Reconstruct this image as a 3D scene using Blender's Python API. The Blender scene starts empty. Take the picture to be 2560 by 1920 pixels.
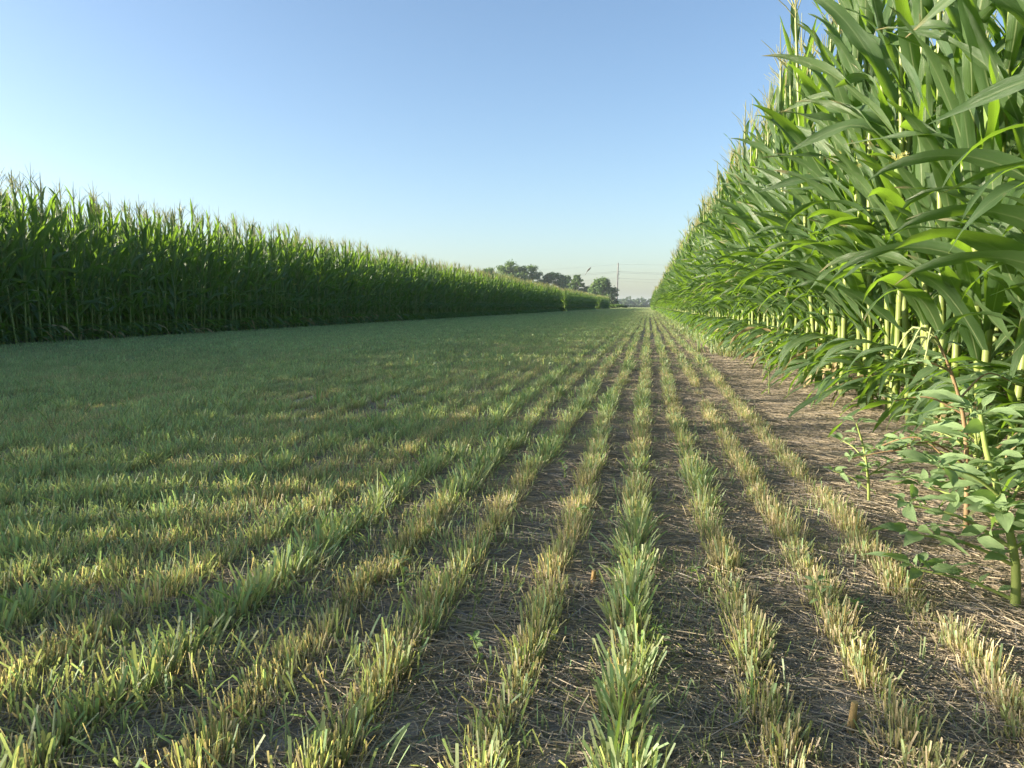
import bpy, math, random
import numpy as np
from mathutils import Matrix, Vector, Euler

R = math.radians
random.seed(11)
rng = np.random.default_rng(5)
scene = bpy.context.scene
C = scene.collection

# ------------------------------------------------------------------ camera, sky, sun, exposure
CAM_H = 0.60
cam_d = bpy.data.cameras.new('camera')
cam = bpy.data.objects.new('camera', cam_d)
C.objects.link(cam)
cam.location = (0, 0, CAM_H)
cam.rotation_euler = (R(90 - 5.79), 0, R(10.03))
cam_d.sensor_width = 36.0
cam_d.lens = 36.0 * 1923 / 2560
cam_d.clip_start = 0.05
cam_d.clip_end = 8000
scene.camera = cam

SUN_EL = 12.8
SUN_AZ = -12.0     # degrees ahead of square-on from the left
SUN_DIR = Vector((-math.cos(R(SUN_AZ)) * math.cos(R(SUN_EL)), math.sin(R(SUN_AZ)) * math.cos(R(SUN_EL)), math.sin(R(SUN_EL))))
world = bpy.data.worlds.new('World')
scene.world = world
world.use_nodes = True
wn = world.node_tree
bg = wn.nodes['Background']
sky = wn.nodes.new('ShaderNodeTexSky')
sky.sky_type = 'NISHITA'
sky.sun_disc = False
sky.sun_elevation = R(SUN_EL)
sky.sun_rotation = math.atan2(SUN_DIR.x, SUN_DIR.y)
sky.altitude = 100
sky.air_density = 0.9
sky.dust_density = 1.6
sky.ozone_density = 2.1
wn.links.new(sky.outputs[0], bg.inputs[0])
bg.inputs[1].default_value = 0.090

sun_d = bpy.data.lights.new('sun', 'SUN')
sun_d.energy = 5.0
sun_d.angle = R(0.55)
sun_d.color = (1.0, 0.88, 0.70)
sun = bpy.data.objects.new('sun', sun_d)
C.objects.link(sun)
sun.rotation_euler = SUN_DIR.to_track_quat('Z', 'Y').to_euler()

scene.view_settings.view_transform = 'Standard'
scene.view_settings.look = 'None'
scene.view_settings.exposure = 1.74
scene.view_settings.gamma = 1.0
scene.view_settings.use_curve_mapping = False
scene.render.engine = 'CYCLES'
scene.cycles.max_bounces = 8
scene.cycles.transmission_bounces = 6
scene.cycles.diffuse_bounces = 4
scene.cycles.use_denoising = True


# ------------------------------------------------------------------ helpers
def noise2(x, y, seed=0):
    """smooth value noise in [0,1] on arrays"""
    x = np.asarray(x, float); y = np.asarray(y, float)
    xi = np.floor(x).astype(np.int64); yi = np.floor(y).astype(np.int64)
    fx = x - xi; fy = y - yi
    fx = fx * fx * (3 - 2 * fx); fy = fy * fy * (3 - 2 * fy)

    def h(a, b):
        n = (a * 374761393 + b * 668265263 + seed * 1442695041) & 0x7fffffff
        n = ((n ^ (n >> 13)) * 1274126177) & 0x7fffffff
        return ((n ^ (n >> 16)) & 0xffff) / 65535.0
    return (h(xi, yi) * (1 - fx) + h(xi + 1, yi) * fx) * (1 - fy) + (h(xi, yi + 1) * (1 - fx) + h(xi + 1, yi + 1) * fx) * fy


class Geo:
    """collects quads / triangles with uv and a per-vertex tint"""
    def __init__(self):
        self.v = []; self.q = []; self.uv = []; self.t = []; self.m = []; self.n = 0

    def add(self, v, q, uv=None, tint=(1, 1, 1), mat=0):
        v = np.asarray(v, float); q = np.asarray(q, np.int64)
        self.v.append(v); self.q.append(q + self.n)
        self.uv.append(np.zeros((len(v), 2)) if uv is None else np.asarray(uv, float))
        tint = np.asarray(tint, float)
        self.t.append(np.tile(tint, (len(v), 1)) if tint.ndim == 1 else tint)
        self.m.append(np.full(len(q), mat, np.int32))
        self.n += len(v)

    def merge(self, other_v, q, uv, tint, mat):
        self.add(other_v, q, uv, tint, mat)

    def mesh(self, name, mats, smooth=True):
        V = np.concatenate(self.v); Q = np.concatenate(self.q); UV = np.concatenate(self.uv); T = np.concatenate(self.t); M = np.concatenate(self.m)
        me = bpy.data.meshes.new(name)
        me.vertices.add(len(V)); me.vertices.foreach_set('co', V.astype(np.float32).ravel())
        me.loops.add(len(Q) * 4); me.loops.foreach_set('vertex_index', Q.astype(np.int32).ravel())
        me.polygons.add(len(Q)); me.polygons.foreach_set('loop_start', np.arange(0, len(Q) * 4, 4, dtype=np.int32))
        me.polygons.foreach_set('material_index', M)
        me.polygons.foreach_set('use_smooth', np.full(len(Q), smooth, bool))
        ul = me.uv_layers.new(name='UVMap')
        ul.data.foreach_set('uv', UV[Q.ravel()].astype(np.float32).ravel())
        at = me.attributes.new('tint', 'FLOAT_COLOR', 'POINT')
        at.data.foreach_set('color', np.concatenate([T, np.ones((len(T), 1))], 1).astype(np.float32).ravel())
        for mt in mats: me.materials.append(mt)
        me.update(calc_edges=True)
        return me


def grid_quads(nu, nv):
    i = np.arange(nv - 1)[:, None] * nu + np.arange(nu - 1)[None, :]
    i = i.ravel()
    return np.stack([i, i + 1, i + nu + 1, i + nu], 1)


def tube(geo, pts, rad, sides=7, tint=(1, 1, 1), mat=0, cap=True):
    pts = np.asarray(pts, float); rad = np.broadcast_to(np.asarray(rad, float), (len(pts),))
    tang = np.gradient(pts, axis=0); tang /= np.linalg.norm(tang, axis=1)[:, None] + 1e-9
    ref = np.array([1.0, 0.13, 0.21]) if abs(tang[0][0]) < 0.8 else np.array([0.1, 1.0, 0.2])
    n1 = np.cross(tang, ref); n1 /= np.linalg.norm(n1, axis=1)[:, None]
    n2 = np.cross(tang, n1)
    a = np.linspace(0, 2 * math.pi, sides + 1)
    V = pts[:, None, :] + rad[:, None, None] * (np.cos(a)[None, :, None] * n1[:, None, :] + np.sin(a)[None, :, None] * n2[:, None, :])
    uv = np.stack(np.meshgrid(a / (2 * math.pi), np.linspace(0, 1, len(pts))), -1).reshape(-1, 2)
    tt = np.asarray(tint, float)
    if tt.ndim == 2: tt = np.repeat(tt, sides + 1, 0)
    geo.add(V.reshape(-1, 3), grid_quads(sides + 1, len(pts)), uv, tt, mat)
    if cap:
        k = sides + 1
        for ring, c in ((0, pts[0]), (len(pts) - 1, pts[-1])):
            vv = np.concatenate([V[ring], c[None]])
            q = [[i, i + 1, k, k] for i in range(sides)]
            vv = []
            qq = []
            for i in range(0, sides - 1, 2):
                b = len(vv)
                vv += [V[ring][i], V[ring][i + 1], V[ring][min(i + 2, sides)], c]
                qq.append([b, b + 1, b + 2, b + 3])
            tcol = tt if tt.ndim == 1 else tt[ring * k]
            geo.add(np.array(vv), np.array(qq), None, tcol, mat)


def leaf_geo(geo, L, W, a0, a1, p=1.3, fold=0.25, ripple=0.12, twist=0.0, side=0.0, kink=None, segs=10, cols=4, seed=0,
             profile='corn', petiole=0.0, tint=(1, 1, 1), mat=0, xf=None):
    """strap or blade leaf that starts at the origin and arches in the XZ plane"""
    r = np.random.default_rng(seed)
    t = np.linspace(0, 1, segs + 1)
    if kink:
        s = 1 / (1 + np.exp(-(t - kink) * 16))
    else:
        s = t ** p
    ang = a0 + (a1 - a0) * s
    mid = 0.5 * (ang[1:] + ang[:-1]); ds = L / segs
    x = np.concatenate([[0], np.cumsum(np.sin(mid) * ds)]); z = np.concatenate([[0], np.cumsum(np.cos(mid) * ds)])
    y = side * L * t ** 2
    c = np.stack([x, y, z], 1)
    T = np.stack([np.sin(ang), np.zeros_like(ang), np.cos(ang)], 1)
    N = np.stack([-np.cos(ang), np.zeros_like(ang), np.sin(ang)], 1)
    Y = np.tile([0, 1.0, 0], (segs + 1, 1))
    if profile == 'corn':
        w = (0.42 + 0.58 * np.clip(t / 0.28, 0, 1) ** 0.8) * np.clip(1 - np.clip((t - 0.36) / 0.64, 0, 1) ** 2.0, 0, 1) ** 0.95
        w = np.maximum(w, 0.02)
    elif profile == 'ovate':
        tp = np.clip((t - petiole) / (1 - petiole), 0, 1)
        w = np.where(t < petiole, 0.06, np.maximum(np.sin(math.pi * np.clip(tp, 0, 1) ** 0.72) ** 0.85, 0.06))
        w[-1] = 0.03
    else:
        w = np.maximum(1 - t ** 2.5, 0.1)
    w = w * W * 0.5
    tw = twist * t
    S = np.cos(tw)[:, None] * Y + np.sin(tw)[:, None] * N
    M = -np.sin(tw)[:, None] * Y + np.cos(tw)[:, None] * N
    u = np.linspace(-1, 1, cols + 1)
    ph = r.uniform(0, 6.28, 2); fr = r.uniform(2.2, 3.8, 2)
    wave = np.where(u[None, :] < 0, np.sin(t[:, None] * fr[0] * 6.28 + ph[0]), np.sin(t[:, None] * fr[1] * 6.28 + ph[1])) * (t[:, None] > 0.08)
    off = fold * np.abs(u)[None, :] ** 1.4 * w[:, None] * (1 - 0.5 * t[:, None]) + ripple * W * wave * np.abs(u)[None, :] ** 1.6 * np.sqrt(np.clip(w[:, None] / (W * 0.5), 0, 1))
    V = c[:, None, :] + S[:, None, :] * (u[None, :, None] * w[:, None, None]) + M[:, None, :] * off[:, :, None]
    V = V.reshape(-1, 3)
    uv = np.stack([np.tile(u * 0.5 + 0.5, segs + 1), np.repeat(t, cols + 1)], 1)
    if xf is not None:
        A = np.array(xf); V = V @ A[:3, :3].T + A[:3, 3]
    geo.add(V, grid_quads(cols + 1, segs + 1), uv, tint, mat)


def link(name, me, parent=None, loc=None, M=None):
    o = bpy.data.objects.new(name, me)
    C.objects.link(o)
    if parent: o.parent = parent
    if M is not None: o.matrix_local = M
    elif loc is not None: o.location = loc
    return o


def tag(o, label, cat=None, group=None, kind=None):
    o['label'] = label
    if cat: o['category'] = cat
    if group: o['group'] = group
    if kind: o['kind'] = kind
    return o


def thing(name, label, cat, loc=(0, 0, 0), rot=(0, 0, 0), group=None, scale=1.0):
    o = bpy.data.objects.new(name, None)
    o.empty_display_size = 0.1
    C.objects.link(o)
    o.location = loc; o.rotation_euler = rot; o.scale = (scale,) * 3
    return tag(o, label, cat, group)


def scatter(name, P, rot, scl, idx, variants):
    """ONE stuff object: the points carry rotation, size and which of the source meshes stands there"""
    me = bpy.data.meshes.new(name)
    me.vertices.add(len(P)); me.vertices.foreach_set('co', np.asarray(P, np.float32).ravel())
    a = me.attributes.new('rot', 'FLOAT_VECTOR', 'POINT'); a.data.foreach_set('vector', np.asarray(rot, np.float32).ravel())
    a = me.attributes.new('scl', 'FLOAT_VECTOR', 'POINT'); a.data.foreach_set('vector', np.asarray(scl, np.float32).ravel())
    a = me.attributes.new('idx', 'INT', 'POINT'); a.data.foreach_set('value', np.asarray(idx, np.int32).ravel())
    o = bpy.data.objects.new(name, me); C.objects.link(o)
    ng = bpy.data.node_groups.new(name + '_nodes', 'GeometryNodeTree')
    ng.interface.new_socket(name='Geometry', in_out='INPUT', socket_type='NodeSocketGeometry')
    ng.interface.new_socket(name='Geometry', in_out='OUTPUT', socket_type='NodeSocketGeometry')
    nd = ng.nodes
    gi = nd.new('NodeGroupInput'); go = nd.new('NodeGroupOutput'); ip = nd.new('GeometryNodeInstanceOnPoints'); jn = nd.new('GeometryNodeJoinGeometry')

    def na(n, ty):
        x = nd.new('GeometryNodeInputNamedAttribute'); x.data_type = ty; x.inputs['Name'].default_value = n
        return [s for s in x.outputs if s.enabled and s.name == 'Attribute'][0]
    for vme in reversed(variants):      # joined instances are numbered from the last link back
        vo = bpy.data.objects.new(vme.name, vme)
        oi = nd.new('GeometryNodeObjectInfo'); oi.inputs['Object'].default_value = vo; oi.inputs['As Instance'].default_value = True
        ng.links.new(oi.outputs['Geometry'], jn.inputs[0])
    ng.links.new(gi.outputs[0], ip.inputs['Points'])
    ng.links.new(jn.outputs[0], ip.inputs['Instance'])
    ip.inputs['Pick Instance'].default_value = True
    ng.links.new(na('idx', 'INT'), ip.inputs['Instance Index'])
    ng.links.new(na('rot', 'FLOAT_VECTOR'), ip.inputs['Rotation'])
    ng.links.new(na('scl', 'FLOAT_VECTOR'), ip.inputs['Scale'])
    ng.links.new(ip.outputs[0], go.inputs[0])
    md = o.modifiers.new('scatter', 'NODES'); md.node_group = ng
    return o


# ------------------------------------------------------------------ materials
class Mat:
    def __init__(self, name):
        self.m = bpy.data.materials.new(name); self.m.use_nodes = True
        self.t = self.m.node_tree; self.b = self.t.nodes['Principled BSDF']; self.out = self.t.nodes['Material Output']

    def n(self, ty, **kw):
        x = self.t.nodes.new(ty)
        for k, v in kw.items(): setattr(x, k, v)
        return x

    def l(self, a, b): self.t.links.new(a, b)

    def math(self, op, a, b=None, clamp=False):
        x = self.n('ShaderNodeMath', operation=op, use_clamp=clamp)
        for i, s in enumerate((a, b)):
            if s is None: continue
            if isinstance(s, (int, float)): x.inputs[i].default_value = s
            else: self.l(s, x.inputs[i])
        return x.outputs[0]

    def mix(self, f, a, b, blend='MIX'):
        x = self.n('ShaderNodeMix', data_type='RGBA', blend_type=blend)
        for i, s in ((0, f), (6, a), (7, b)):
            if isinstance(s, (int, float)): x.inputs[i].default_value = s
            elif isinstance(s, tuple): x.inputs[i].default_value = (*s, 1)
            else: self.l(s, x.inputs[i])
        return x.outputs[2]

    def noise(self, scale, detail=3, vec=None, rough=0.5):
        x = self.n('ShaderNodeTexNoise'); x.inputs['Scale'].default_value = scale; x.inputs['Detail'].default_value = detail; x.inputs['Roughness'].default_value = rough
        if vec is not None: self.l(vec, x.inputs['Vector'])
        return x.outputs[0]

    def ramp(self, f, stops):
        x = self.n('ShaderNodeValToRGB'); e = x.color_ramp.elements
        while len(e) < len(stops): e.new(0.5)
        for k, (p, c) in enumerate(stops): e[k].position = p; e[k].color = (*c, 1)
        self.l(f, x.inputs[0])
        return x.outputs[0]

    def base(self, c, rough=0.6, spec=0.3):
        if isinstance(c, tuple): self.b.inputs['Base Color'].default_value = (*c, 1)
        else: self.l(c, self.b.inputs['Base Color'])
        self.b.inputs['Roughness'].default_value = rough
        self.b.inputs['Specular IOR Level'].default_value = spec

    def translucent(self, c, fac):
        tr = self.n('ShaderNodeBsdfTranslucent'); mx = self.n('ShaderNodeMixShader')
        if isinstance(c, tuple): tr.inputs[0].default_value = (*c, 1)
        else: self.l(c, tr.inputs[0])
        mx.inputs[0].default_value = fac
        self.l(self.b.outputs[0], mx.inputs[1]); self.l(tr.outputs[0], mx.inputs[2]); self.l(mx.outputs[0], self.out.inputs[0])

    def bump(self, h, strength=0.3, dist=0.01):
        x = self.n('ShaderNodeBump'); x.inputs['Strength'].default_value = strength; x.inputs['Distance'].default_value = dist
        self.l(h, x.inputs['Height']); self.l(x.outputs[0], self.b.inputs['Normal'])


def mat_leaf(name, dark, light, midrib, trans, fac=0.42, rough=0.36, veins=True, spec=0.5, tips=False):
    k = Mat(name)
    uv = k.n('ShaderNodeUVMap'); uv.uv_map = 'UVMap'
    sp = k.n('ShaderNodeSeparateXYZ'); k.l(uv.outputs[0], sp.inputs[0])
    u = k.math('ABSOLUTE', k.math('SUBTRACT', sp.outputs[0], 0.5))
    oi = k.n('ShaderNodeObjectInfo')
    geo = k.n('ShaderNodeNewGeometry')
    n1 = k.noise(6.0, 4, geo.outputs['Position'])
    mp = k.n('ShaderNodeMapping'); k.l(uv.outputs[0], mp.inputs[0]); mp.inputs['Scale'].default_value = (34, 1.5, 1)
    n2 = k.noise(1.0, 3, mp.outputs[0])
    f = k.math('ADD', k.math('MULTIPLY', oi.outputs['Random'], 0.55), k.math('MULTIPLY', n1, 0.45))
    col = k.mix(f, dark, light)
    if veins:
        col = k.mix(k.math('MULTIPLY', k.math('SUBTRACT', n2, 0.35, True), 1.1, True), col, tuple(min(1, c * 1.35) for c in light))
    rib = k.math('SUBTRACT', 1.0, k.math('DIVIDE', u, 0.05), True)
    rib = k.math('MULTIPLY', rib, k.math('SUBTRACT', 1.05, sp.outputs[1], True), True)
    col = k.mix(k.math('MULTIPLY', rib, 0.85), col, midrib)
    if tips:
        tp = k.math('MULTIPLY', k.math('SUBTRACT', k.math('ADD', sp.outputs[1], k.math('MULTIPLY', k.math('SUBTRACT', n1, 0.5), 0.35)), 0.90, True), 9.0, True)
        col = k.mix(k.math('MULTIPLY', tp, k.math('GREATER_THAN', oi.outputs['Random'], 0.45)), col, (0.30, 0.24, 0.12))
        n5 = k.noise(55.0, 2, geo.outputs['Position'])
        col = k.mix(k.math('MULTIPLY', k.math('SUBTRACT', n5, 0.70, True), 4.0, True), col, (0.26, 0.24, 0.12))
    k.base(col, rough, spec)
    k.bump(n2, 0.6, 0.006)
    tcol = k.mix(f, trans, tuple(c * 1.25 for c in trans))
    tcol = k.mix(k.math('MULTIPLY', k.math('SUBTRACT', n2, 0.4, True), 1.0, True), tcol, tuple(c * 0.6 for c in trans))
    k.translucent(tcol, fac)
    return k.m


M_LEAF = mat_leaf('corn_leaf', (0.036, 0.082, 0.034), (0.100, 0.156, 0.062), (0.40, 0.46, 0.24), (0.24, 0.42, 0.028), 0.40, 0.36, True, 0.52, True)
M_DRY = mat_leaf('dry_leaf', (0.30, 0.24, 0.12), (0.42, 0.34, 0.18), (0.5, 0.42, 0.25), (0.4, 0.3, 0.12), 0.25, 0.6, spec=0.2)
M_WEED = mat_leaf('weed_leaf', (0.21, 0.32, 0.135), (0.29, 0.41, 0.19), (0.36, 0.45, 0.25), (0.28, 0.46, 0.08), 0.34, 0.55, spec=0.35)
M_SHRUB = mat_leaf('shrub_leaf', (0.07, 0.13, 0.03), (0.11, 0.18, 0.04), (0.15, 0.22, 0.06), (0.2, 0.34, 0.03), 0.35, 0.5, False)


def mat_simple(name, c0, c1, scale=40, rough=0.6, spec=0.3, trans=None, fac=0.2, tint=False, stretch=None, bump=0.2):
    k = Mat(name)
    tc = k.n('ShaderNodeTexCoord'); vec = tc.outputs['Object']
    if stretch:
        mp = k.n('ShaderNodeMapping'); k.l(vec, mp.inputs[0]); mp.inputs['Scale'].default_value = stretch; vec = mp.outputs[0]
    n = k.noise(scale, 4, vec)
    oi = k.n('ShaderNodeObjectInfo')
    col = k.mix(k.math('ADD', k.math('MULTIPLY', n, 0.7), k.math('MULTIPLY', oi.outputs['Random'], 0.3)), c0, c1)
    if tint:
        at = k.n('ShaderNodeAttribute', attribute_name='tint')
        col = k.mix(1.0, col, at.outputs['Color'], 'MULTIPLY')
    k.base(col, rough, spec)
    if bump: k.bump(n, bump, 0.003)
    if trans:
        if tint:
            tcol = k.mix(1.0, trans, at.outputs['Color'], 'MULTIPLY')
        else: tcol = trans
        k.translucent(tcol, fac)
    return k.m


M_STALK = mat_simple('corn_stalk', (0.16, 0.21, 0.055), (0.27, 0.32, 0.10), 30, 0.42, 0.45, (0.3, 0.42, 0.06), 0.12, True, (1, 1, 0.08))
M_TASSEL = mat_simple('corn_tassel', (0.27, 0.28, 0.10), (0.40, 0.39, 0.19), 60, 0.7, 0.2, (0.4, 0.4, 0.15), 0.25)
M_HUSK = mat_simple('corn_husk', (0.13, 0.21, 0.05), (0.20, 0.28, 0.08), 40, 0.55, 0.25, (0.2, 0.32, 0.04), 0.2, False, (1, 1, 0.1))
M_SILK = mat_simple('corn_silk', (0.55, 0.52, 0.14), (0.65, 0.60, 0.24), 60, 0.5, 0.3, (0.6, 0.6, 0.15), 0.4)
M_WSTEM = mat_simple('weed_stem', (0.25, 0.33, 0.08), (0.36, 0.42, 0.14), 40, 0.5, 0.35, (0.35, 0.45, 0.08), 0.12, True)
M_RSTEM = mat_simple('red_stem', (0.26, 0.15, 0.08), (0.32, 0.24, 0.12), 40, 0.55, 0.3, None, 0, True)
M_FLOWER = mat_simple('weed_flower', (0.30, 0.36, 0.14), (0.42, 0.46, 0.22), 60, 0.7, 0.2, (0.35, 0.42, 0.12), 0.2)
M_STUB = mat_simple('cut_corn_stub', (0.38, 0.24, 0.09), (0.52, 0.37, 0.17), 60, 0.7, 0.2)
M_BARK = mat_simple('bark', (0.09, 0.07, 0.05), (0.16, 0.13, 0.10), 3, 0.9, 0.1)
M_POLE = mat_simple('pole_wood', (0.16, 0.155, 0.15), (0.24, 0.235, 0.225), 2, 0.8, 0.2)
M_METAL = mat_simple('insulator', (0.25, 0.26, 0.27), (0.35, 0.36, 0.37), 20, 0.5, 0.4)
M_WIRE = mat_simple('wire', (0.22, 0.22, 0.23), (0.3, 0.3, 0.3), 5, 0.5, 0.4, bump=0)
M_BIRD = mat_simple('bird_feathers', (0.06, 0.055, 0.05), (0.13, 0.11, 0.09), 90, 0.7, 0.2)

# blades: the colour sits on each blade as the 'tint' attribute
k = Mat('grass_blade')
at = k.n('ShaderNodeAttribute', attribute_name='tint'); oi = k.n('ShaderNodeObjectInfo')
var = k.math('ADD', 1.03, k.math('MULTIPLY', oi.outputs['Random'], 0.5))
cv = k.n('ShaderNodeCombineXYZ')
for s in range(3): k.l(var, cv.inputs[s])
col = k.mix(1.0, at.outputs['Color'], cv.outputs[0], 'MULTIPLY')
k.base(col, 0.5, 0.35)
k.translucent(k.mix(1.0, col, (1.9, 1.9, 1.0), 'MULTIPLY'), 0.38)
M_BLADE = k.m

k = Mat('straw_litter')
at = k.n('ShaderNodeAttribute', attribute_name='tint'); oi = k.n('ShaderNodeObjectInfo')
col = k.mix(k.math('MULTIPLY', oi.outputs['Random'], 0.35), at.outputs['Color'], (0.26, 0.23, 0.19))
k.base(col, 0.8, 0.1)
M_STRAW = k.m

# tree foliage
def mat_tree(name, a, b, trans):
    k = Mat(name)
    geo = k.n('ShaderNodeNewGeometry'); at = k.n('ShaderNodeAttribute', attribute_name='tint')
    n = k.noise(0.45, 4, geo.outputs['Position'])
    col = k.mix(n, a, b)
    col = k.mix(1.0, col, at.outputs['Color'], 'MULTIPLY')
    k.base(col, 0.6, 0.25)
    k.translucent(trans, 0.22)
    return k.m


M_TREE = mat_tree('tree_leaves', (0.055, 0.115, 0.032), (0.11, 0.185, 0.05), (0.14, 0.25, 0.04))
M_CONIFER = mat_tree('conifer_needles', (0.045, 0.078, 0.036), (0.07, 0.105, 0.045), (0.06, 0.09, 0.02))
M_FARTREE = mat_tree('far_tree_leaves', (0.050, 0.095, 0.045), (0.080, 0.130, 0.060), (0.09, 0.14, 0.04))

# soil and the wide ground
k = Mat('soil')
tc = k.n('ShaderNodeTexCoord')
n1 = k.noise(3.0, 6, tc.outputs['Object'], 0.6); n2 = k.noise(40.0, 6, tc.outputs['Object'], 0.7)
mp = k.n('ShaderNodeMapping'); k.l(tc.outputs['Object'], mp.inputs[0]); mp.inputs['Scale'].default_value = (28, 190, 60); mp.inputs['Rotation'].default_value = (0, 0, 0.3)
n3 = k.noise(1.0, 3, mp.outputs[0], 0.6)
mp2 = k.n('ShaderNodeMapping'); k.l(tc.outputs['Object'], mp2.inputs[0]); mp2.inputs['Scale'].default_value = (180, 30, 60); mp2.inputs['Rotation'].default_value = (0, 0, 0.5)
n4 = k.noise(1.0, 3, mp2.outputs[0], 0.6)
col = k.ramp(k.math('ADD', k.math('MULTIPLY', n1, 0.45), k.math('MULTIPLY', n2, 0.55)), [(0.3, (0.165, 0.138, 0.11)), (0.52, (0.33, 0.285, 0.23)), (0.72, (0.45, 0.40, 0.33))])
st = k.math('MAXIMUM', n3, n4)
col = k.mix(k.math('MULTIPLY', k.math('SUBTRACT', st, 0.58, True), 5.0, True), col, (0.42, 0.35, 0.24))
k.base(col, 0.9, 0.15)
k.bump(k.math('ADD', n2, st), 0.7, 0.012)
M_SOIL = k.m

k = Mat('field_ground')
tc = k.n('ShaderNodeTexCoord'); sp = k.n('ShaderNodeSeparateXYZ'); k.l(tc.outputs['Object'], sp.inputs[0])
n1 = k.noise(0.6, 6, tc.outputs['Object'], 0.6); n2 = k.noise(14.0, 5, tc.outputs['Object'], 0.7)
soilc = k.ramp(n2, [(0.3, (0.15, 0.13, 0.10)), (0.7, (0.30, 0.26, 0.20))])
grassc = k.mix(n1, (0.11, 0.145, 0.07), (0.16, 0.185, 0.095))
f = k.math('DIVIDE', k.math('ADD', k.math('MULTIPLY', sp.outputs[0], -1.0), -0.5), 1.5, True)
f = k.math('MULTIPLY', f, 0.85)
far = k.math('GREATER_THAN', sp.outputs[1], 230.0)
f = k.math('MAXIMUM', f, far)
col = k.mix(f, soilc, grassc)
k.base(col, 0.9, 0.15)
k.bump(n2, 0.6, 0.03)
M_GROUND = k.m

# ------------------------------------------------------------------ ground
g = Geo()
xs = np.concatenate([[-2400, -400, -60, -20], np.linspace(-12, 6, 19), [20, 60, 400, 2400]])
ys = np.concatenate([[-300, -60, -20], np.linspace(-5, 60, 40), np.linspace(70, 300, 24), [500, 1000, 2400]])
XX, YY = np.meshgrid(xs, ys)
g.add(np.stack([XX, YY, 0 * XX], -1).reshape(-1, 3), grid_quads(len(xs), len(ys)))
o = link('ground', g.mesh('ground', [M_GROUND]))
tag(o, 'flat farm ground under the mown field and the corn', kind='structure')

g = Geo()
xs = np.linspace(-3.2, 3.4, 331); ys = np.linspace(0.3, 14.0, 460)
XX, YY = np.meshgrid(xs, ys)
zz = 0.022 * (noise2(XX * 2.1, YY * 1.3, 1) - .3) + 0.016 * (noise2(XX * 9, YY * 9, 2) - .5) + 0.012 * (noise2(XX * 27, YY * 27, 3) - .5)
edge = np.clip(np.minimum.reduce([(XX + 3.2) / .6, (3.4 - XX) / .6, (YY - .3) / .3, (14 - YY) / 3.0]), 0, 1)
g.add(np.stack([XX, YY, 0.004 + np.clip(zz + 0.008, 0, 1) * edge], -1).reshape(-1, 3), grid_quads(len(xs), len(ys)))
o = link('soil', g.mesh('soil', [M_SOIL]))
tag(o, 'bare grey brown soil between the stubble rows and along the corn', kind='structure')


g = Geo()
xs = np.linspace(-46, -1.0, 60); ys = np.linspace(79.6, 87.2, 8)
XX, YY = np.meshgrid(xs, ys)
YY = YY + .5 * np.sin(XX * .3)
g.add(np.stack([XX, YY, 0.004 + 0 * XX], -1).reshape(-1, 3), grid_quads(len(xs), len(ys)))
M_LANE = mat_simple('sunlit_tone_lane', (0.36, 0.32, 0.20), (0.46, 0.42, 0.29), 6, 0.9, 0.1)  # sun strip falling through the corn gap, put into the lane's pale colour
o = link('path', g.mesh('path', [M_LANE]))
tag(o, 'pale lane with painted sunlight crossing the field through the gap in the shaded corn', kind='structure')


def soil_z(x, y):
    zz = 0.022 * (noise2(x * 2.1, y * 1.3, 1) - .3) + 0.016 * (noise2(x * 9, y * 9, 2) - .5)
    inside = (x > -2.8) & (x < 3.0) & (y > .4) & (y < 12)
    return np.where(inside, 0.004 + np.clip(zz + 0.008, 0, 1), 0.0)


# ------------------------------------------------------------------ corn
def leaf_mesh(name, mats, **kw):
    g = Geo(); leaf_geo(g, **kw)
    return g.mesh(name, mats)


LEAF_CLASSES = {}
def corn_classes(segs, cols, pre):
    """parameters of the leaf shapes from the foot of the plant to its top"""
    r = random.Random(3)
    cl = {'low': [], 'lowmid': [], 'mid': [], 'up': [], 'top': []}
    for i in range(7):
        cl['low'].append(dict(L=r.uniform(.42, .68), W=r.uniform(.042, .060), a0=R(r.uniform(34, 70)), a1=R(r.uniform(130, 172)), p=r.uniform(.7, 1.3), fold=.25, ripple=r.uniform(.1, .2), twist=r.uniform(-1.0, 1.0), side=r.uniform(-.15, .15)))
    for i in range(8):
        cl['lowmid'].append(dict(L=r.uniform(.55, .80), W=r.uniform(.048, .074), a0=R(r.uniform(20, 42)), a1=R(r.uniform(65, 160)), p=r.uniform(1.2, 2.8), fold=.4, ripple=r.uniform(.14, .26), twist=r.uniform(-1.3, 1.3), side=r.uniform(-.18, .18)))
    for i in range(12):
        kn = r.uniform(.35, .6) if i % 3 == 0 else None
        cl['mid'].append(dict(L=r.uniform(.62, .88), W=r.uniform(.056, .084), a0=R(r.uniform(12, 32)), a1=R(r.uniform(26, 84) if kn is None else r.uniform(60, 130)), p=r.uniform(1.8, 3.6), fold=.45, ripple=r.uniform(.12, .24), twist=r.uniform(-1.9, 1.9), side=r.uniform(-.25, .25), kink=kn))
    for i in range(9):
        cl['up'].append(dict(L=r.uniform(.52, .76), W=r.uniform(.058, .080), a0=R(r.uniform(9, 22)), a1=R(r.uniform(20, 75)), p=r.uniform(1.8, 3.2), fold=.5, ripple=r.uniform(.08, .18), twist=r.uniform(-1.2, 1.2), side=r.uniform(-.1, .1)))
    for i in range(5):
        cl['top'].append(dict(L=r.uniform(.35, .5), W=r.uniform(.045, .065), a0=R(r.uniform(6, 15)), a1=R(r.uniform(12, 55)), p=r.uniform(1.6, 3), fold=.4, ripple=.05, twist=r.uniform(-.5, .5), side=0))
    for c in cl.values():
        for j, d in enumerate(c): d.update(segs=segs, cols=cols, seed=j + 7)
    return cl


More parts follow.
